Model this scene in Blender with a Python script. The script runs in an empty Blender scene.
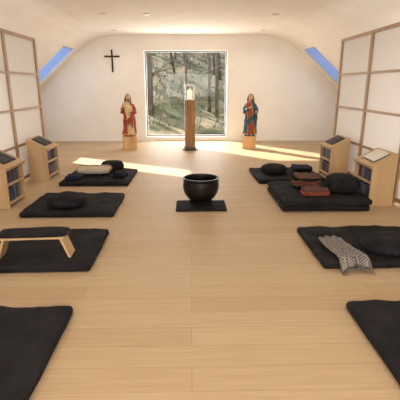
import bpy, math, random
from mathutils import Vector, Matrix, noise
random.seed(7)
D = bpy.data
sc = bpy.context.scene
try:
    sc.view_settings.view_transform = 'Standard'
    sc.view_settings.look = 'None'
    sc.view_settings.exposure = 0.0
except Exception as e:
    print(e)

# ------------------------------------------------------------ materials
def srgb(r, g, b):
    f = lambda c: (c/255/12.92) if c/255 <= 0.04045 else ((c/255+0.055)/1.055)**2.4
    return (f(r), f(g), f(b), 1)

def mat(name, col, rough=0.6, var=0.0, scale=8.0, bump=0.0, bscale=60.0, metal=0.0, emit=None, estr=0.0, stretch=(1,1,1), spec=0.5):
    m = D.materials.new(name); m.use_nodes = True
    nt = m.node_tree; N = nt.nodes; L = nt.links
    p = N['Principled BSDF']
    p.inputs['Base Color'].default_value = col
    p.inputs['Roughness'].default_value = rough
    p.inputs['Metallic'].default_value = metal
    p.inputs['Specular IOR Level'].default_value = spec
    tc = N.new('ShaderNodeTexCoord'); mp = N.new('ShaderNodeMapping')
    mp.inputs['Scale'].default_value = stretch
    L.new(tc.outputs['Object'], mp.inputs['Vector'])
    if var > 0:
        no = N.new('ShaderNodeTexNoise'); no.inputs['Scale'].default_value = scale
        no.inputs['Detail'].default_value = 5
        L.new(mp.outputs[0], no.inputs['Vector'])
        cr = N.new('ShaderNodeValToRGB')
        cr.color_ramp.elements[0].position = 0.3; cr.color_ramp.elements[1].position = 0.7
        cr.color_ramp.elements[0].color = (col[0]*(1-var), col[1]*(1-var), col[2]*(1-var), 1)
        cr.color_ramp.elements[1].color = (min(1,col[0]*(1+var)), min(1,col[1]*(1+var)), min(1,col[2]*(1+var)), 1)
        L.new(no.outputs['Fac'], cr.inputs['Fac']); L.new(cr.outputs['Color'], p.inputs['Base Color'])
    if bump > 0:
        n2 = N.new('ShaderNodeTexNoise'); n2.inputs['Scale'].default_value = bscale
        L.new(mp.outputs[0], n2.inputs['Vector'])
        bp = N.new('ShaderNodeBump'); bp.inputs['Strength'].default_value = bump; bp.inputs['Distance'].default_value = 0.01
        L.new(n2.outputs['Fac'], bp.inputs['Height']); L.new(bp.outputs[0], p.inputs['Normal'])
    if emit:
        p.inputs['Emission Color'].default_value = emit
        p.inputs['Emission Strength'].default_value = estr
    return m

M = {}
M['wall'] = mat('plaster_wall', srgb(242, 238, 231), 0.9, 0.025, 2, 0.05, 90, spec=.2)
M['ceil'] = mat('plaster_ceiling', srgb(244, 239, 231), 0.9, 0.025, 2, spec=.2)
M['black'] = mat('black_cotton', srgb(34, 32, 34), 0.9, 0.35, 7, 0.8, 26, spec=0.18)
M['black2'] = mat('black_cotton_seam', srgb(22, 20, 22), 0.95, 0.1, 9, spec=0.1)
M['navy'] = mat('navy_cloth', srgb(38, 42, 60), 0.9, 0.2, 12, 0.3, 120, spec=0.15)
M['oak'] = mat('light_oak', srgb(196, 163, 120), 0.5, 0.12, 6, 0.05, 30, stretch=(1, 1, 0.15))
M['oakd'] = mat('shoji_frame_wood', srgb(172, 140, 106), 0.55, 0.1, 6, stretch=(1, .2, .2))
M['beam'] = mat('aged_timber', srgb(160, 120, 76), 0.6, 0.35, 7, 0.5, 25, stretch=(3, 3, .25))
M['block'] = mat('pedestal_wood', srgb(214, 172, 120), 0.6, 0.2, 6, 0.1, 30, stretch=(1, 1, .3))
M['darkwood'] = mat('dark_cross_wood', srgb(38, 26, 20), 0.6, 0.2, 10)
M['bowl'] = mat('black_bronze', srgb(34, 31, 30), 0.38, 0.3, 5, 0.1, 40, metal=0.55)
M['slate'] = mat('slate_plate', srgb(90, 86, 82), 0.6, 0.2, 9)
M['white'] = mat('white_enamel', srgb(235, 230, 222), 0.4)
M['wax'] = mat('candle_wax', srgb(245, 240, 228), 0.5, emit=srgb(255, 240, 215), estr=0.5)
M['flame'] = mat('flame', srgb(255, 220, 150), 0.5, emit=srgb(255, 220, 150), estr=4)
M['frame'] = mat('window_frame_paint', srgb(120, 118, 120), 0.5)
M['skyframe'] = mat('skylight_frame', srgb(152, 172, 208), 0.5)  # blue light of the sky put into the frame's base colour
M['cream'] = mat('cream_wool', srgb(196, 182, 158), 0.95, 0.12, 20, 0.4, 150)
M['tanw'] = mat('tan_wool', srgb(150, 130, 102), 0.95, 0.15, 20, 0.4, 150)
M['brownw'] = mat('brown_wool', srgb(92, 60, 46), 0.95, 0.2, 20, 0.4, 150)
M['redw'] = mat('red_wool', srgb(140, 66, 42), 0.95, 0.25, 20, 0.4, 150)
M['skin'] = mat('painted_skin', srgb(224, 180, 148), 0.6)
M['hairb'] = mat('painted_brown_hair', srgb(82, 52, 32), 0.6, 0.2, 30)
M['hairg'] = mat('painted_golden_hair', srgb(150, 104, 52), 0.6, 0.2, 30)
M['robered'] = mat('painted_red_robe', srgb(160, 66, 46), 0.6, 0.35, 14)
M['robecream'] = mat('painted_cream_tunic', srgb(216, 196, 154), 0.6, 0.3, 14)
M['robeblue'] = mat('painted_blue_cloak', srgb(54, 92, 116), 0.6, 0.4, 14)
M['robered2'] = mat('painted_rose_dress', srgb(158, 76, 52), 0.6, 0.35, 14)
M['gold'] = mat('gilded_trim', srgb(200, 156, 72), 0.4, metal=0.3)
M['eye'] = mat('painted_eye', srgb(30, 22, 18), 0.4)
M['paper'] = mat('book_page', srgb(228, 222, 208), 0.8)
M['cover'] = mat('book_cover_dark', srgb(52, 50, 56), 0.6)
M['bk1'] = mat('book_navy', srgb(44, 52, 88), 0.6)
M['bk2'] = mat('book_maroon', srgb(110, 44, 40), 0.6)
M['bk3'] = mat('book_grey', srgb(120, 118, 120), 0.6)
M['lamp'] = mat('downlight_glow', srgb(255, 240, 215), 0.5, emit=srgb(255, 232, 196), estr=1.5)
M['bark'] = mat('bark', srgb(104, 92, 76), 0.9, 0.35, 5, 0.5, 20, stretch=(3, 3, .5))
M['twig'] = mat('twig_bark', srgb(120, 108, 86), 0.9, 0.3, 5)
M['leaf'] = mat('ivy_leaf', srgb(98, 112, 60), 0.8, 0.3, 5)
# woodland floor: brown leaf litter with mossy green patches
m = mat('leaf_litter', srgb(122, 108, 80), 0.95, 0.5, 3.0, 0.6, 12); nt = m.node_tree; N = nt.nodes; L = nt.links
tc = N.new('ShaderNodeTexCoord'); n3 = N.new('ShaderNodeTexNoise'); n3.inputs['Scale'].default_value = .9; n3.inputs['Detail'].default_value = 8
L.new(tc.outputs['Object'], n3.inputs['Vector'])
c3 = N.new('ShaderNodeValToRGB'); c3.color_ramp.elements[0].position = .38; c3.color_ramp.elements[1].position = .62
c3.color_ramp.elements[0].color = srgb(84, 88, 52); c3.color_ramp.elements[1].color = srgb(150, 134, 104)
L.new(n3.outputs['Fac'], c3.inputs[0]); L.new(c3.outputs[0], N['Principled BSDF'].inputs['Base Color'])
M['litter'] = m

# shoji paper: translucent
m = D.materials.new('shoji_paper'); m.use_nodes = True; nt = m.node_tree
p = nt.nodes['Principled BSDF']; p.inputs['Base Color'].default_value = srgb(238, 235, 231); p.inputs['Roughness'].default_value = .9
tl = nt.nodes.new('ShaderNodeBsdfTranslucent'); tl.inputs['Color'].default_value = srgb(242, 240, 238)
mx = nt.nodes.new('ShaderNodeMixShader'); mx.inputs[0].default_value = 0.38
nt.links.new(p.outputs[0], mx.inputs[1]); nt.links.new(tl.outputs[0], mx.inputs[2])
nt.links.new(mx.outputs[0], nt.nodes['Material Output'].inputs['Surface']); M['shoji'] = m

# thin glass
m = D.materials.new('clear_glass'); m.use_nodes = True; nt = m.node_tree
tr = nt.nodes.new('ShaderNodeBsdfTransparent'); gl = nt.nodes.new('ShaderNodeBsdfGlossy'); gl.inputs['Roughness'].default_value = .03
mx = nt.nodes.new('ShaderNodeMixShader'); mx.inputs[0].default_value = 0.006
nt.links.new(tr.outputs[0], mx.inputs[1]); nt.links.new(gl.outputs[0], mx.inputs[2])
nt.links.new(mx.outputs[0], nt.nodes['Material Output'].inputs['Surface']); M['glass'] = m

# grey checked blanket
m = mat('grey_check_wool', srgb(128, 122, 118), 0.95, 0.1, 30, 0.4, 150); nt = m.node_tree
ck = nt.nodes.new('ShaderNodeTexChecker'); ck.inputs['Scale'].default_value = 52
ck.inputs['Color1'].default_value = srgb(150, 142, 134); ck.inputs['Color2'].default_value = srgb(88, 82, 80)
tc = nt.nodes.new('ShaderNodeTexCoord')
mp = nt.nodes.new('ShaderNodeMapping'); mp.inputs['Location'].default_value = (0.003, 0.003, 0.003)
nt.links.new(tc.outputs['Object'], mp.inputs[0]); nt.links.new(mp.outputs[0], ck.inputs['Vector'])
nt.links.new(ck.outputs['Color'], nt.nodes['Principled BSDF'].inputs['Base Color']); M['check'] = m

# oak plank floor (boards run across the room)
m = D.materials.new('oak_plank_floor'); m.use_nodes = True; nt = m.node_tree; N = nt.nodes; L = nt.links
p = N['Principled BSDF']; p.inputs['Roughness'].default_value = .55; p.inputs['Specular IOR Level'].default_value = .3
tc = N.new('ShaderNodeTexCoord'); br = N.new('ShaderNodeTexBrick')
L.new(tc.outputs['Object'], br.inputs['Vector'])
br.offset = .37; br.offset_frequency = 2; br.squash = 1
for k, v in (('Scale', 1), ('Mortar Size', .0014), ('Mortar Smooth', .3), ('Bias', 0), ('Brick Width', 2.3), ('Row Height', .2)):
    br.inputs[k].default_value = v
br.inputs['Color1'].default_value = srgb(198, 172, 137); br.inputs['Color2'].default_value = srgb(191, 163, 127)
br.inputs['Mortar'].default_value = srgb(158, 130, 98)
mp = N.new('ShaderNodeMapping'); mp.inputs['Scale'].default_value = (.7, 14, 1)
L.new(tc.outputs['Object'], mp.inputs[0])
no = N.new('ShaderNodeTexNoise'); no.inputs['Scale'].default_value = 3; no.inputs['Detail'].default_value = 6
L.new(mp.outputs[0], no.inputs['Vector'])
cr = N.new('ShaderNodeValToRGB'); cr.color_ramp.elements[0].position = .3; cr.color_ramp.elements[1].position = .7
cr.color_ramp.elements[0].color = (.87, .855, .84, 1); cr.color_ramp.elements[1].color = (1, 1, 1, 1)
L.new(no.outputs['Fac'], cr.inputs[0])
mul = N.new('ShaderNodeMix'); mul.data_type = 'RGBA'; mul.blend_type = 'MULTIPLY'; mul.inputs[0].default_value = 1
L.new(br.outputs['Color'], mul.inputs[6]); L.new(cr.outputs[0], mul.inputs[7]); L.new(mul.outputs[2], p.inputs['Base Color'])
M['floor'] = m

# ------------------------------------------------------------ mesh builder
class B:
    def __init__(s): s.v = []; s.f = []; s.mi = []; s.sm = []; s.mats = []; s.T = Matrix.Identity(4)
    def m(s, k):
        if k not in s.mats: s.mats.append(k)
        return s.mats.index(k)
    def add(s, vs, fs, k, smooth=False, mf=None):
        o = len(s.v); s.v += [tuple(s.T @ Vector(v)) for v in vs]
        for i, f in enumerate(fs):
            s.f.append([o+j for j in f]); s.mi.append(s.m(mf[i] if mf else k)); s.sm.append(smooth)
    def box(s, c, d, k, R=None):
        R = R or Matrix.Identity(3); c = Vector(c); vs = []
        for z in (-1, 1):
            for y in (-1, 1):
                for x in (-1, 1): vs.append(c + R @ Vector((x*d[0]/2, y*d[1]/2, z*d[2]/2)))
        s.add(vs, [(0, 2, 3, 1), (4, 5, 7, 6), (0, 1, 5, 4), (2, 6, 7, 3), (0, 4, 6, 2), (1, 3, 7, 5)], k)
    def loft(s, rings, k, smooth=True, cap=True, matf=None):
        n = len(rings[0]); vs = [p for r in rings for p in r]; fs = []; mf = []
        for i in range(len(rings)-1):
            for j in range(n):
                j2 = (j+1) % n; fs.append((i*n+j, i*n+j2, (i+1)*n+j2, (i+1)*n+j))
                mf.append(matf(i, j) if matf else k)
        if cap:
            fs.append(tuple(reversed(range(n)))); mf.append(mf[0])
            fs.append(tuple((len(rings)-1)*n+j for j in range(n))); mf.append(mf[-1])
        s.add(vs, fs, k, smooth, mf)
    def tube(s, pts, rad, k, seg=10, fx=1.0):
        pts = [Vector(p) for p in pts]; rings = []
        for i, p in enumerate(pts):
            t = (pts[min(i+1, len(pts)-1)] - pts[max(i-1, 0)]).normalized()
            a = Vector((0, 1, 0)) if abs(t.y) < .9 else Vector((1, 0, 0))
            u = t.cross(a).normalized(); w = t.cross(u).normalized()
            rings.append([p + rad[i]*(math.cos(q)*u*fx + math.sin(q)*w) for q in [2*math.pi*j/seg for j in range(seg)]])
        s.loft(rings, k)
    def ell(s, c, r, k, nu=18, nv=12, f=None):
        rings = []
        for i in range(nv+1):
            ph = -math.pi/2 + math.pi*i/nv; ph = max(-1.54, min(1.54, ph)); ring = []
            for j in range(nu):
                th = 2*math.pi*j/nu
                d = Vector((math.cos(ph)*math.cos(th), math.cos(ph)*math.sin(th), math.sin(ph)))
                if f: d = f(d)
                ring.append((c[0]+r[0]*d.x, c[1]+r[1]*d.y, c[2]+r[2]*d.z))
            rings.append(ring)
        s.loft(rings, k)
    def lathe(s, c, prof, k, seg=48):
        rings = [[(c[0]+r*math.cos(2*math.pi*j/seg), c[1]+r*math.sin(2*math.pi*j/seg), c[2]+z) for j in range(seg)] for r, z in prof]
        s.loft(rings, k)
    def obj(s, name, bevel=0, loc=None, solid=0):
        me = D.meshes.new(name)
        if loc:
            s.v = [(a-loc[0], b-loc[1], c-loc[2]) for a, b, c in s.v]
        me.from_pydata(s.v, [], s.f)
        for k in s.mats: me.materials.append(M[k])
        me.polygons.foreach_set('material_index', s.mi); me.polygons.foreach_set('use_smooth', s.sm)
        me.update()
        o = D.objects.new(name, me); sc.collection.objects.link(o)
        if loc: o.location = loc
        if solid:
            md = o.modifiers.new('s', 'SOLIDIFY'); md.thickness = solid
        if bevel:
            md = o.modifiers.new('b', 'BEVEL'); md.width = bevel; md.segments = 2; md.limit_method = 'ANGLE'
        return o

def Rz(a): return Matrix.Rotation(math.radians(a), 3, 'Z')
def place(b, x, y, z, a): b.T = Matrix.Translation((x, y, z)) @ Matrix.Rotation(math.radians(a), 4, 'Z')

def angles(n, seg):
    # sample more densely near the corners for square-ish outlines
    if n < 5: return [2*math.pi*j/seg for j in range(seg)]
    out = []
    q = seg//8
    for k in range(4):
        c0 = k*math.pi/2
        for j in range(q): out.append(c0+math.pi/4*(1-(1-j/q)**1.8))
        for j in range(q): out.append(c0+math.pi/4+math.pi/4*(j/q)**1.8)
    return out
def pad(b, cx, cy, z0, sx, sy, h, k, n=9, rot=0, dome=.0, wr=.005, pleat=0, prof=None, seg=72, seed=0, ws=3, edge=0.0):
    prof = prof or [(.95, 0), (.985, .08), (1, .3), (.995, .47), (1, .55), (.988, .85), (.965, .97), (.9, 1.0), (.82, 1.0), (.72, 1.0), (.62, 1.0), (.5, 1.0), (.38, 1.0), (.26, 1.0), (.14, 1.0), (.03, 1.)]
    ca, sa = math.cos(math.radians(rot)), math.sin(math.radians(rot)); rings = []
    A = angles(n, seg)
    for sct, zz in prof:
        ring = []
        for t in A:
            c, s_ = math.cos(t), math.sin(t)
            r = 1/(abs(c)**n+abs(s_)**n)**(1/n)*sct
            if pleat and sct > .5: r *= 1+pleat*math.sin(24*t)
            x, y = r*c*sx/2, r*s_*sy/2
            z = zz*h + (dome*(1-sct**2) if zz > .9 else 0)
            if zz > .8:
                z += wr*noise.noise(Vector((x*ws+seed, y*ws, seed*1.7)))*2
                z += wr*.7*abs(noise.noise(Vector((x*ws*2.3+seed, y*ws*1.6, 4.2+seed))))
            if 0 < zz and wr:
                q = 1+wr*.8*noise.noise(Vector((x*4+seed, y*4, zz*2))); x *= q; y *= q
            if edge and sct > .9:
                q = 1+edge*noise.noise(Vector((x*6+seed, y*6, seed*.7))); x *= q; y *= q
            ring.append((cx+x*ca-y*sa, cy+x*sa+y*ca, z0+z))
        rings.append(ring)
    b.loft(rings, k)
ZAFU = [(.6, 0), (.86, .04), (.97, .18), (1, .38), (1, .6), (.95, .78), (.82, .92), (.62, .99), (.4, 1.0), (.2, 1.0), (.03, 1.)]

# ------------------------------------------------------------ room shell
YB, YR = 11.95, -2.2
PR = [(-4.5, 0), (-4.5, 1.26), (-4.36, 1.385), (-3.08, 2.52), (-2.98, 2.6), (-2.82, 2.71), (-2.6, 2.82), (-2.35, 2.895), (-2.05, 2.94), (-1.7, 2.95)]
PRR = [(-x, z) for x, z in reversed(PR)]
FULL = PR + PRR
b = B(); b.box((0, (YB+YR)/2, -.05), (9.2, YB-YR+.3, .1), 'floor'); b.obj('floor')

# skylight openings between profile index 2 and 3
SKY = (10.5, 11.45)
def strip(i0, i1, k, side=1, hole=False, smooth=True):
    b = B()
    for i in range(i0, i1):
        (x0, z0), (x1, z1) = PR[i], PR[i+1]
        ys = [YR, YB]
        if hole and i == 2: ys = [YR, SKY[0], SKY[1], YB]
        for q in range(len(ys)-1):
            if len(ys) == 4 and q == 1: continue
            b.add([(side*x0, ys[q], z0), (side*x1, ys[q], z1), (side*x1, ys[q+1], z1), (side*x0, ys[q+1], z0)], [(0, 1, 2, 3)], k, smooth)
    return b
strip(0, 1, 'wall', 1).obj('wall_left')
strip(0, 1, 'wall', -1).obj('wall_right')
strip(1, 4, 'wall', 1, True, False).obj('wall_left_slope')
strip(1, 4, 'wall', -1, True, False).obj('wall_right_slope')
b = strip(4, 9, 'ceil', 1); b2 = strip(4, 9, 'ceil', -1)
b.add(b2.v, b2.f, 'ceil', True)
b.add([(-1.7, YR, 2.95), (1.7, YR, 2.95), (1.7, YB, 2.95), (-1.7, YB, 2.95)], [(0, 1, 2, 3)], 'ceil', True)
b.obj('ceiling')

WX0, WX1, WZ0, WZ1 = -1.29, 1.06, .12, 2.53
def polywall(name, y, x0, x1, z0, z1, k):
    th = .3 if y > 0 else -.2
    def zprof(x):
        for (a, za), (c, zc) in zip(FULL, FULL[1:]):
            if a <= x <= c and c > a: return za+(zc-za)*(x-a)/(c-a)
        return 2.95
    b = B()
    def prism(pts):
        n = len(pts)
        vs = [(x, y, z) for x, z in pts]+[(x, y+th, z) for x, z in pts]
        fs = [tuple(range(n)), tuple(reversed(range(n, 2*n)))]+[(i, (i+1) % n, n+(i+1) % n, n+i) for i in range(n)]
        b.add(vs, fs, k)
    prism([(-4.5, 0), (x0, 0), (x0, zprof(x0))]+[(x, z) for x, z in reversed(PR) if x < x0 and z > 0])
    prism([(x1, 0), (4.5, 0)]+[(x, z) for x, z in reversed(PRR) if z > 0 and x > x1]+[(x1, zprof(x1))])
    prism([(x0, z1), (x1, z1), (x1, 2.95), (x0, 2.95)])
    prism([(x0, 0), (x1, 0), (x1, z0), (x0, z0)])
    b.obj(name)
polywall('wall_back', YB, WX0, WX1, WZ0, WZ1, 'wall')
polywall('wall_rear', YR, -1.6, 1.6, .9, 2.3, 'wall')  # opening behind the camera, added to let fill light in
b = B(); b.box(((-4.5+WX0)/2, YB-.011, .035), (4.5+WX0-.02, .018, .07), 'wall'); b.obj('baseboard_left')
b = B(); b.box(((4.5+WX1)/2, YB-.011, .035), (4.5-WX1-.02, .018, .07), 'wall'); b.obj('baseboard_right')

# back window: frame + fixed pane + sliding pane
b = B(); fy = YB+.2; w = WX1-WX0; h = WZ1-WZ0; cx = (WX0+WX1)/2; cz = (WZ0+WZ1)/2; t = .035
for x in (WX0+t/2, WX1-t/2): b.box((x, fy, cz), (t, .09, h), 'frame')
for z in (WZ0+t/2, WZ1-t/2): b.box((cx, fy, z), (w-2*t, .09, t), 'frame')
b.box((cx-.01, fy, cz), (.04, .07, h-2*t), 'frame')
for sx in (-1, 1): b.box((cx+sx*w/4, fy, cz), (w/2-t-.02, .01, h-2*t), 'glass')
b.obj('window_1')

# skylights in both slopes
for side, nm in ((1, 'window_2'), (-1, 'window_3')):
    (x0, z0), (x1, z1) = PR[2], PR[3]
    d = Vector((x1-x0, 0, z1-z0)); Ls = d.length; d.normalize(); nrm = Vector((-d.z, 0, d.x))
    R = Matrix((d, (0, 1, 0), nrm)).transposed()
    b2 = B()
    c = Vector(((x0+x1)/2, sum(SKY)/2, (z0+z1)/2)) + nrm*.12
    W = SKY[1]-SKY[0]
    for sgn in (-1, 1):
        b2.box(c+sgn*d*(Ls/2-.02), (.04, W, .22), 'skyframe', R)
        b2.box(c+Vector((0, sgn*(W/2-.02), 0)), (Ls-.08, .04, .22), 'skyframe', R)
    b2.box(c+nrm*.04, (Ls-.08, W-.08, .01), 'glass', R)
    if side == -1:
        b2.v = [(-x, y, z) for x, y, z in b2.v]; b2.f = [list(reversed(f)) for f in b2.f]
    b2.obj(nm)

# downlights
b_pos = [(-1.7, 8.6), (1.7, 8.6), (-.85, 8.6), (-1.9, 11.0), (1.9, 11.0), (-1.7, 5.4), (1.7, 5.4), (-1.7, 2.4), (1.7, 2.4), (0, 5.4), (0, 1.0)]
for i, (x, y) in enumerate(b_pos):
    zc_ = 2.93 if abs(x) < 1.8 else 2.925
    b = B(); b.lathe((x, y, zc_), [(.05, .0), (.062, 0), (.065, .012), (.05, .016), (.046, .01)], 'white', 28)
    b.lathe((x, y, zc_+.004), [(.001, 0), (.046, 0), (.046, .004), (.001, .004)], 'lamp', 24); b.obj('ceiling_downlight')

# ------------------------------------------------------------ shoji partitions
posts = [7.95, 6.65, 5.35, 4.05, 2.75, 1.45, .15, -1.15, -2.12]
for side in (-1, 1):
    b = B(); X = side*2.87; zt = 2.42
    for y in posts: b.box((X, y, zt/2), (.045, .06, zt), 'oakd')
    for z in (.06, .62, 1.20, 1.79, zt-.02):
        for a, c in zip(posts, posts[1:]): b.box((X, (a+c)/2, z), (.035, a-c-.06, .035 if .1 < z < 2.3 else .05), 'oakd')
    for a, c in zip(posts, posts[1:]):
        b.box((X+side*.012, (a+c)/2, 1.22), (.004, a-c-.05, 2.30), 'shoji')
    b.obj('shoji_partition')

# ------------------------------------------------------------ lectern shelves
def lectern(side, y0, y1, xf, book, seed):
    rnd = random.Random(seed); dp = .32; t = .022; hf, hb = .54, .70
    b = B(); X = lambda u: side*(xf+u)
    def sidepanel(y):
        pts = [(0, 0), (dp, 0), (dp, hb), (0, hf)]
        vs = [(X(u), y-t/2, z) for u, z in pts]+[(X(u), y+t/2, z) for u, z in pts]
        b.add(vs, [(0, 1, 2, 3), (7, 6, 5, 4)]+[(i, (i+1) % 4+0, (i+1) % 4+4, i+4) for i in range(4)], 'oak')
    sidepanel(y0+t/2); sidepanel(y1-t/2)
    yc = (y0+y1)/2; w = y1-y0-2*t
    for z in (.06, .31): b.box((X(dp/2), yc, z), (dp, w, t), 'oak')
    b.box((X(dp-.006), yc, .33), (.012, w, .62), 'oak')
    ang = math.atan2(hb-hf, dp); R = Matrix.Rotation(-side*ang, 3, 'Y')
    b.box((X(dp/2-.01), yc, (hf+hb)/2+.01), (dp+.05, y1-y0+.02, t), 'oak', R)
    b.box((X(-.028), yc, hf+.0), (.014, y1-y0+.02, .05), 'oak', R)
    for z in (.072, .322):
        y = y0+t+.02
        while y < y1-t-.06:
            tk = rnd.uniform(.018, .04); hh = rnd.uniform(.14, .19)
            b.box((X(.11), y+tk/2, z+hh/2+.001), (rnd.uniform(.13, .16), tk-.003, hh), rnd.choice(['bk1', 'cover', 'bk2', 'bk1', 'bk3', 'cover']))
            y += tk
    cz = (hf+hb)/2+.028; up = Vector((-side*math.sin(ang)*1, 0, math.cos(ang)))
    c = Vector((X(dp/2-.01), yc, cz))
    b.box(c, (.25, .40, .008), 'cover', R)
    for s in (-1, 1):
        rings = []
        for q in range(9):
            f = q/8; yy = s*(.004+.18*f); hgt = .004+.022*math.sin(math.pi*(.15+.85*f))**.6*(1-.4*f)
            o = c+Vector((0, yy, 0)); xx = R @ Vector((.115, 0, 0)); lo = up*.004; hi = up*(.006+hgt)
            rings.append([o-xx+lo, o+xx+lo, o+xx+hi, o-xx+hi])
        b.loft(rings, book, smooth=False)
    return b.obj('lectern_shelf', bevel=.003)
lectern(-1, 5.18, 5.74, 2.42, 'cover', 1)
lectern(-1, 6.85, 7.42, 2.46, 'cover', 2)
lectern(1, 5.2, 5.78, 2.44, 'paper', 3)
lectern(1, 6.85, 7.42, 2.44, 'cover', 4)

# ------------------------------------------------------------ zabuton mats
def mat_obj(x0, x1, y0, y1, h=.07, rot=0, seed=0, name='zabuton_mat', layers=1):
    b = B()
    for i in range(layers):
        pad(b, (x0+x1)/2+.01*i, (y0+y1)/2-.01*i, .002+i*(h+.001), x1-x0, y1-y0, h, 'black', n=44, rot=rot+i, wr=.010, seed=seed+i*3, seg=240, ws=5, edge=.012)
    return b.obj(name)
mat_obj(-1.98, -.85, 1.55, 2.60, seed=1)
mat_obj(-2.05, -.90, 3.25, 4.20, seed=2, rot=.6)
mat_obj(-2.15, -.97, 4.79, 5.76, seed=3)
mat_obj(-2.16, -1.02, 6.40, 7.55, seed=4, rot=-1)
mat_obj(1.14, 2.35, 1.55, 2.62, seed=5)
mat_obj(1.19, 2.36, 3.26, 4.22, seed=6)
mat_obj(1.2, 2.37, 4.96, 6.10, h=.075, seed=7, layers=2, name='stacked_zabuton_mat')
mat_obj(1.13, 2.3, 6.5, 7.6, seed=8, rot=1)

def zafu(x, y, z, sx, sy, h, rot=0, k='black', seed=0):
    b = B(); pad(b, x, y, z, sx, sy, h, k, n=2.2, rot=rot, prof=ZAFU, dome=.015, wr=.012, pleat=.012, seed=seed, seg=144)
    return b.obj('zafu_cushion')
zafu(-1.62, 5.06, .088, .50, .40, .13, 5, seed=1)
zafu(1.92, 3.50, .088, .60, .40, .12, -4, seed=2)
zafu(2.13, 5.44, .168, .47, .50, .20, 0, seed=3)
zafu(1.50, 7.05, .088, .46, .38, .13, 0, seed=4)

FOLD = [(.9, 0), (.98, .15), (1, .5), (.98, .85), (.9, 1.0), (.6, 1.0), (.3, 1), (.03, 1)]
def folded(name, x, y, z, sx, sy, layers, th, rot, ks, seed=0, n=7, wr=.006):
    b = B(); rnd = random.Random(seed)
    for i in range(layers):
        pad(b, x+rnd.uniform(-.02, .02), y+rnd.uniform(-.015, .015), z+i*th, sx*rnd.uniform(.90, 1), sy*rnd.uniform(.92, 1), th*1.1, ks[i % len(ks)], n=n, rot=rot+rnd.uniform(-5, 5), prof=FOLD, wr=wr, seed=seed+i, seg=64, ws=9)
    return b.obj(name)
b = B()
for i, (yy, zz, r, k) in enumerate([(6.93, .166, .07, 'cream'), (7.08, .163, .068, 'tanw')]):
    pts = [(-1.98+.56*q/10, yy+.008*math.sin(q), zz+.004*math.sin(q*1.7)) for q in range(11)]
    b.tube(pts, [r*.82]+[r*(1+.06*math.sin(q*2.3+i)) for q in range(9)]+[r*.8], k, 20)
    for e, s in ((pts[0], -1), (pts[-1], 1)):
        for rr in (.55, .3): b.tube([(e[0], e[1], e[2]), (e[0]+s*.012, e[1], e[2])], [r*rr, r*rr*.8], 'tanw', 16)
b.obj('rolled_blanket')
folded('folded_navy_cloth', -1.95, 6.62, .087, .26, .26, 3, .022, 8, ['navy'], 3)
zafu(-1.45, 7.36, .088, .42, .30, .14, 0, seed=5)
folded('folded_shawl', -1.22, 6.8, .087, .20, .36, 3, .022, -5, ['black2', 'navy'], 6)
folded('folded_red_blanket', 1.70, 5.24, .168, .37, .26, 3, .026, 4, ['redw', 'redw', 'brownw'], 11, n=5, wr=.012)
folded('folded_brown_blanket', 1.68, 5.68, .168, .38, .34, 6, .028, -3, ['black2', 'brownw', 'redw', 'brownw'], 12, n=5, wr=.012)
folded('folded_grey_blanket', 1.98, 7.0, .087, .34, .40, 4, .03, -3, ['navy', 'black2', 'black2'], 13)

# grey checked throw draped over the front edge of the mat
b = B(); nu, nv = 26, 60
def drape(u, v):
    x = 1.40+(u-.5)*(.23+.05*v)-.02*math.sin(v*5)+v*.05
    y = 3.74-.56*v+.05*math.sin(u*3)
    if y > 3.29: zt = .094
    elif y < 3.19: zt = .012
    else:
        f = (y-3.19)/.1; f = f*f*(3-2*f); zt = .012+.082*f
    z = zt+.012*(1+math.sin(u*19+v*4))*.8+.010*(1+noise.noise(Vector((u*6, v*9, 1))))
    return (x, y, z)
vs = [drape(i/nu, j/nv) for j in range(nv+1) for i in range(nu+1)]
fs = [(j*(nu+1)+i, j*(nu+1)+i+1, (j+1)*(nu+1)+i+1, (j+1)*(nu+1)+i) for j in range(nv) for i in range(nu)]
b.add(vs, fs, 'check', True)
for i in range(0, nu+1):
    p = Vector(drape(i/nu, 1)); dx = random.uniform(-.01, .01)
    b.tube([p, p+Vector((dx, -.03, -.006)), p+Vector((dx*2, -.065, -.012+.0))], [.004, .004, .003], 'check', 5)
b.obj('grey_throw_blanket', solid=.006)

# ------------------------------------------------------------ seiza bench
b = B(); place(b, -1.43, 3.46, .085, 3)
b.box((0, 0, .195), (.58, .19, .018), 'oak')
pad(b, 0, 0, .205, .62, .2, .035, 'black', n=6, prof=FOLD, wr=.004)
for s in (-1, 1):
    R = Matrix.Rotation(math.radians(-s*20), 3, 'Y')
    b.box((s*.285, 0, .093), (.022, .17, .20), 'oak', R)
    b.box((s*.20, 0, .178), (.09, .1, .014), 'oak')
b.obj('meditation_bench', bevel=.003)

# ------------------------------------------------------------ singing bowl
b = B(); pad(b, .14, 5.24, .002, .68, .48, .022, 'black', n=30, wr=.003, seed=3, seg=96); b.obj('bowl_mat')
b = B(); c = (.14, 5.32, .032)
b.lathe(c, [(.10, 0), (.15, .004), (.165, .022), (.15, .042), (.10, .045)], 'black2', 40)
b.lathe(c, [(.02, .046), (.11, .046), (.155, .062), (.195, .10), (.226, .15), (.243, .21), (.246, .26), (.240, .31), (.236, .335), (.246, .342), (.250, .352), (.244, .362),
            (.228, .362), (.222, .345), (.226, .30), (.230, .25), (.222, .19), (.19, .12), (.14, .075), (.07, .062), (.01, .06)], 'bowl', 72)
b.obj('singing_bowl')

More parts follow.
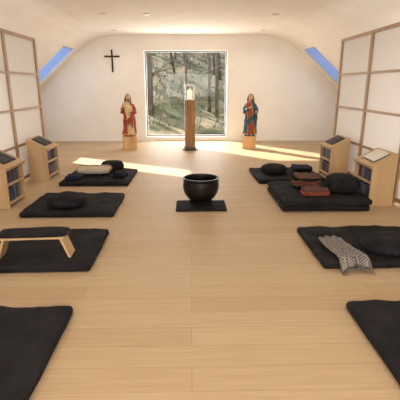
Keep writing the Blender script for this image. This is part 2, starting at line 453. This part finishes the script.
# ------------------------------------------------------------ candle pillar
b = B(); b.lathe((-.01, 10.25, .002), [(.001, 0), (.2, 0), (.2, .018), (.001, .018)], 'slate', 40)
b.box((-.01, 10.25, .63), (.25, .25, 1.22), 'beam', Rz(4))
b.box((-.01, 10.25, .05), (.29, .29, .06), 'slate', Rz(4))
b.obj('timber_pillar', bevel=.008)
b = B(); place(b, -.01, 10.25, 1.242, 4)
b.box((0, 0, .012), (.24, .24, .022), 'white'); b.box((0, 0, .355), (.24, .24, .02), 'white')
for sx in (-1, 1):
    for sy in (-1, 1): b.box((sx*.108, sy*.108, .184), (.018, .018, .322), 'white')
for s in (-1, 1):
    b.box((s*.108, 0, .184), (.004, .198, .322), 'glass'); b.box((0, s*.108, .184), (.198, .004, .322), 'glass')
b.lathe((0, 0, .024), [(.001, 0), (.065, 0), (.067, .2), (.06, .206), (.05, .2), (.001, .196)], 'wax', 30)
b.lathe((0, 0, .222), [(.001, 0), (.012, .01), (.014, .025), (.007, .05), (.001, .065)], 'flame', 14)
b.obj('candle_lantern')

# ------------------------------------------------------------ wall cross
b = B(); X = -2.18
b.box((X, YB-.018, 2.25), (.045, .03, .60), 'darkwood')
for s in (-1, 1): b.box((X+s*.117, YB-.018, 2.37), (.189, .03, .045), 'darkwood')
b.obj('wall_cross', bevel=.003)

# ------------------------------------------------------------ statues
def hand(b, p, d, up, k, s=1.0, curl=.5):
    p = Vector(p); d = Vector(d).normalized(); up = Vector(up).normalized(); sd = d.cross(up).normalized()
    b.tube([p, p+d*.02*s, p+d*.042*s], [.011*s, .016*s, .015*s], k, 8, 1.0)
    for i, (o, l) in enumerate(((-.0125, .030), (-.004, .035), (.0045, .033), (.012, .026))):
        q = p+d*.04*s+sd*o*s
        b.tube([q, q+d*l*.5*s+up*curl*.006*s, q+d*l*.85*s+up*curl*.018*s], [.0045*s, .0042*s, .003*s], k, 6)
    q = p+d*.015*s-sd*.013*s
    b.tube([q, q-sd*.012*s+d*.014*s, q-sd*.014*s+d*.028*s], [.0055*s, .005*s, .0035*s], k, 6)

def statue(name, x, y, z0, ang, cloak, tunic, hair, beard, veil, pose):
    b = B(); place(b, x, y, z0, ang)
    b.box((0, 0, -.165), (.34, .30, .33), 'block')
    b.lathe((0, 0, .001), [(.001, 0), (.15, 0), (.15, .02), (.14, .035), (.001, .035)], cloak, 24)
    H = [(.035, .150, .122), (.10, .144, .118), (.25, .134, .112), (.40, .128, .104), (.52, .120, .098), (.60, .116, .092), (.68, .120, .090), (.76, .124, .084), (.81, .118, .074), (.845, .085, .06), (.865, .045, .042), (.90, .034, .036)]
    seg = 108; rings = []; zz = []
    for i in range(len(H)-1):
        for q in range(6):
            f = q/(6 if i < len(H)-2 else 5); zz.append([H[i][c]+(H[i+1][c]-H[i][c])*f for c in range(3)])
    def istun(t, z): return math.sin(t) < -.35 and abs(math.cos(t)-.22+.6*(z-.1)) < .55
    for z, a, c_ in zz:
        ring = []
        for j in range(seg):
            t = 2*math.pi*j/seg
            fa = .085*max(0, 1-z/.82)+.022*(z < .8)
            if istun(t, z): k = 1+fa*1.1*math.sin(22*t+1.5*z)
            else: k = 1+fa*1.3*math.sin(13*t+3*z+1.2*math.sin(5*z))+fa*.7*math.sin(7*t-9*z)+(.13 if z < .78 else .02)
            sway = .018*math.sin(z*5)
            ring.append((a*k*math.cos(t)+sway, c_*k*math.sin(t), z))
        rings.append(ring)
    def mf(i, j):
        z = zz[i][0]; t = 2*math.pi*(j+.5)/seg
        if z > .85: return 'skin'
        if istun(t, z): return tunic
        if istun(t+.10, z) or istun(t-.10, z): return 'gold'
        if z < .06: return 'gold'
        return cloak
    b.loft(rings, cloak, matf=mf)
    # swags of cloth across the waist, gilded edge
    for k0, (zs, rr) in enumerate(((.50, .024), (.455, .020), (.415, .016))):
        b.tube([(.13*math.cos(q), .108*math.sin(q)-.012, zs+(.11+.02*k0)*math.sin(q+1.0)) for q in [math.pi*(.98+1.04*i/16) for i in range(17)]], [rr+.005*math.sin(i*1.7+k0) for i in range(17)], cloak, 8)
    b.tube([(.12*math.cos(q), .10*math.sin(q)-.006, .53+.11*math.sin(q*1+1.0)) for q in [math.pi*(1.0+1.0*i/16) for i in range(17)]], [.006]*17, 'gold', 6)
    # collar
    b.tube([(.052*math.cos(q), .05*math.sin(q)-.004, .862) for q in [2*math.pi*i/16 for i in range(17)]], [.010]*17, 'gold', 6)
    hc = (0, -.012, .965)
    def face(d):
        d = d.copy()
        if d.y < -.3 and d.z < 0: d.x *= 1-.22*abs(d.z)
        if d.z < -.3: d.y -= .10
        if d.y < -.8 and abs(d.z-.18) < .15: d.y += .07
        return d
    b.ell(hc, (.054, .064, .077), 'skin', 28, 20, face)
    b.tube([(0, -.070, .985), (0, -.080, .965), (0, -.086, .952), (0, -.074, .945)], [.006, .008, .010, .007], 'skin', 8)
    for s in (-1, 1):
        b.ell((s*.020, -.069, .978), (.008, .005, .005), 'eye', 10, 8)
        b.tube([(s*.008, -.074, .991), (s*.022, -.074, .994), (s*.034, -.066, .989)], [.002, .003, .002], hair, 6)
        b.ell((s*.055, -.006, .965), (.007, .014, .019), 'skin', 10, 8)
    b.tube([(-.014, -.075, .929), (0, -.080, .930), (.014, -.075, .929)], [.002, .004, .002], 'robered2', 6)
    if beard:
        b.ell((0, -.056, .903), (.028, .026, .030), hair, 16, 10)
        b.tube([(-.02, -.074, .936), (0, -.084, .940), (.02, -.074, .936)], [.003, .005, .003], hair, 6)
    def cap(d):
        d = d.copy()
        if d.y < -.2 and d.z < .5: d.y = -.1; d.z = max(d.z, -.2)
        return d
    b.ell((0, .008, .984), (.062, .070, .074), hair, 24, 16, cap)
    for s in (-1, 1):
        for q in range(4):
            o = .012*q
            b.tube([(s*.050, -.026+o*1.6, 1.0), (s*.063, -.022+o*1.8, .955), (s*(.064+.003*q), -.018+o*2, .90), (s*(.074), -.03+o*1.8, .84), (s*.070, -.035+o*1.5, .80-.01*q)], [.010, .013, .013, .012, .006], hair, 8)
    b.tube([(0, .055, 1.0), (0, .066, .93), (0, .070, .85), (0, .085, .78)], [.04, .05, .05, .02], hair, 12)
    if veil:
        rings = []
        for i in range(14):
            f = i/13; zc = 1.052-.36*f; w_ = .03+.058*math.sin(min(1, f*3)*math.pi/2)+.05*f*f; dd = .02+.062*math.sin(min(1, f*3)*math.pi/2)+.01*f
            ring = []
            for j in range(25):
                t = math.pi*(-.13+1.26*j/24)
                k = 1+.04*math.sin(9*t)*f
                ring.append((w_*k*math.cos(t), .012+dd*k*math.sin(t), zc))
            inner = [(p[0]*.93, p[1]*.93+.0, p[2]-.002) for p in reversed(ring)]
            rings.append(ring+inner)
        b.loft(rings, cloak)
    if pose == 'bless':
        b.tube([(-.10, 0, .80), (-.155, -.02, .68), (-.165, -.05, .61), (-.15, -.10, .66), (-.135, -.13, .735)], [.038, .044, .046, .040, .032], cloak, 14)
        b.tube([(-.135, -.13, .725), (-.133, -.135, .742)], [.034, .033], 'gold', 14)
        b.tube([(-.135, -.13, .735), (-.132, -.137, .765)], [.016, .014], 'skin', 8); hand(b, (-.131, -.138, .765), (0.05, -.15, 1), (0, -1, .1), 'skin', 1.25, .3)
        b.tube([(.10, 0, .80), (.150, -.02, .68), (.150, -.06, .59), (.10, -.12, .60), (.05, -.145, .635)], [.038, .045, .050, .044, .034], cloak, 14)
        b.tube([(.05, -.145, .635), (.03, -.152, .65)], [.016, .014], 'skin', 8); hand(b, (.03, -.152, .65), (-1, -.15, .35), (0, -1, 0), 'skin', 1.25, .5)
        b.box((.02, -.172, .70), (.11, .026, .14), 'paper', Rz(6)); b.box((.02, -.187, .70), (.10, .004, .13), 'robecream', Rz(6))
        b.tube([(.05, -.13, .58), (.07, -.14, .46), (.06, -.13, .34), (.075, -.12, .22)], [.03, .035, .03, .012], cloak, 10)
    else:
        b.tube([(-.10, 0, .80), (-.150, -.02, .68), (-.14, -.06, .60), (-.09, -.12, .66), (-.035, -.15, .70)], [.038, .044, .046, .038, .030], cloak, 14)
        hand(b, (-.035, -.152, .70), (.7, -.15, .5), (0, -1, 0), 'skin', 1.25, .3)
        b.tube([(.10, 0, .80), (.155, -.02, .69), (.165, -.05, .61), (.16, -.12, .60), (.155, -.16, .615)], [.038, .044, .046, .040, .032], cloak, 14)
        b.tube([(.155, -.15, .612), (.155, -.168, .618)], [.034, .033], 'gold', 14)
        b.tube([(.155, -.16, .615), (.155, -.18, .622)], [.016, .014], 'skin', 8); hand(b, (.155, -.18, .622), (.1, -1, .2), (0, 0, 1), 'skin', 1.25, .4)
        b.tube([(.15, -.12, .57), (.16, -.11, .46), (.14, -.09, .34), (.15, -.08, .24)], [.03, .034, .03, .012], cloak, 10)
    for s in (-1, 1): b.ell((s*.045, -.12, .045), (.022, .045, .014), 'skin', 12, 8)
    return b.obj(name)
statue('saint_statue', -1.57, 10.45, .331, 14, 'robered', 'robecream', 'hairb', True, False, 'bless')
statue('madonna_statue', 1.54, 10.45, .331, -10, 'robeblue', 'robered2', 'hairg', False, True, 'heart')

# ------------------------------------------------------------ woodland outside (one landscape object)
b = B(); nx, ny = 40, 40
def gz(x, y): return -.25+max(0, y-13.2)*.36+.25*noise.noise(Vector((x*.4, y*.4, 0)))
vs = [(-22+44*i/nx, 12.35+32*j/ny, gz(-22+44*i/nx, 12.35+32*j/ny)) for j in range(ny+1) for i in range(nx+1)]
fs = [(j*(nx+1)+i, j*(nx+1)+i+1, (j+1)*(nx+1)+i+1, (j+1)*(nx+1)+i) for j in range(ny) for i in range(nx)]
b.add(vs, fs, 'litter', True)
rnd = random.Random(5)
def branch(p, d, L_, r, lvl):
    pts = [p]; q = p; n = 4
    for i in range(n):
        d = (d+Vector((rnd.uniform(-.18, .18), rnd.uniform(-.18, .18), rnd.uniform(-.05, .15)))).normalized()
        q = q+d*L_/n; pts.append(q)
    b.tube(pts, [r*(1-.17*i) for i in range(n+1)], 'bark' if lvl == 0 else 'twig', 7 if lvl == 0 else 4)
    if lvl < 2:
        for i in range(7 if lvl == 0 else 4):
            j = rnd.randint(1, n); a = rnd.uniform(0, 6.28)
            nd = Vector((math.cos(a), math.sin(a), rnd.uniform(.1, .9))).normalized()
            branch(pts[j] if lvl else pts[0].lerp(pts[-1], rnd.uniform(.15, .95)), nd, L_*rnd.uniform(.2, .38), r*.3, lvl+1)
for i in range(64):
    y = rnd.uniform(15, 30); x = rnd.uniform(-.35, .35)*y*.8
    branch(Vector((x, y, gz(x, y)-.1)), Vector((rnd.uniform(-.12, .12), 0, 1)), rnd.uniform(5, 8), rnd.uniform(.04, .12), 0)
for i in range(260):
    y = rnd.uniform(13.4, 26); x = rnd.uniform(-.25, .25)*y; p = Vector((x, y, gz(x, y)))
    d = Vector((rnd.uniform(-.6, .6), rnd.uniform(-.3, .3), 1)).normalized(); L_ = rnd.uniform(.5, 1.9)
    b.tube([p, p+d*L_*.5, p+d*L_+Vector((rnd.uniform(-.2, .2), 0, 0))], [.012, .009, .004], 'twig' if rnd.random() < .75 else 'leaf', 4)
for i in range(1200):
    y = rnd.uniform(13.4, 26); x = rnd.uniform(-.2, .2)*y; p = Vector((x, y, gz(x, y)+rnd.uniform(.02, .9)))
    a = Vector((rnd.uniform(-1, 1), rnd.uniform(-1, 1), rnd.uniform(-1, 1))).normalized()*rnd.uniform(.03, .08); c_ = a.cross(Vector((.3, 1, .2))).normalized()*a.length*.6
    b.add([p-a, p+c_, p+a, p-c_], [(0, 1, 2, 3)], 'leaf' if rnd.random() < .8 else 'twig')
b.obj('woodland')

# ------------------------------------------------------------ lights
w = D.worlds.new('sky'); sc.world = w; w.use_nodes = True
bg = w.node_tree.nodes['Background']; bg.inputs[0].default_value = (.56, .67, .90, 1); bg.inputs[1].default_value = 1.9

def area(name, loc, rot, sx, sy, pw, col):
    l = D.lights.new(name, 'AREA'); l.shape = 'RECTANGLE'; l.size = sx; l.size_y = sy; l.energy = pw; l.color = col
    o = D.objects.new(name, l); o.location = loc; o.rotation_euler = [math.radians(a) for a in rot]; sc.collection.objects.link(o); return o
sun = D.lights.new('sun', 'SUN'); sun.energy = 15; sun.angle = math.radians(.8); sun.color = (1, .92, .80)
so = D.objects.new('sun', sun); sc.collection.objects.link(so)
d = Vector((.66, -.75, -.53)).normalized(); so.rotation_euler = d.to_track_quat('-Z', 'Y').to_euler()

area('window_daylight', (cx, YB+.5, 1.35), (-90, 0, 0), 2.3, 2.4, 115, (1, .97, .93))
area('rear_fill_light', (0, YR-.1, 1.6), (90, 0, 0), 3.1, 1.35, 185, (1, .95, .88))  # added fill lamp at the rear opening, brightens the room from behind camera
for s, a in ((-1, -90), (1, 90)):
    area('shoji_backlight', (s*4.3, 3.2, 1.3), (0, a, 0), 1.6, 7.5, 225, (1, .97, .94))  # added lamps out of view that backlight the shoji paper, no skylight here
for x, y in b_pos:
    l = D.lights.new('downlight', 'SPOT'); l.energy = 22 if y > 7 else 17; l.color = (1, .92, .81); l.spot_size = math.radians(155); l.spot_blend = .9; l.shadow_soft_size = .05
    o = D.objects.new('downlight', l); o.location = (x, y, 2.91); sc.collection.objects.link(o)

# ------------------------------------------------------------ camera
cam = D.cameras.new('camera'); cam.sensor_width = 36; cam.lens = 36; co = D.objects.new('camera', cam); sc.collection.objects.link(co)
co.location = (0, 0, 1.6); co.rotation_euler = (math.radians(90-16.04), 0, math.radians(-1.376)); cam.clip_end = 200
sc.camera = co
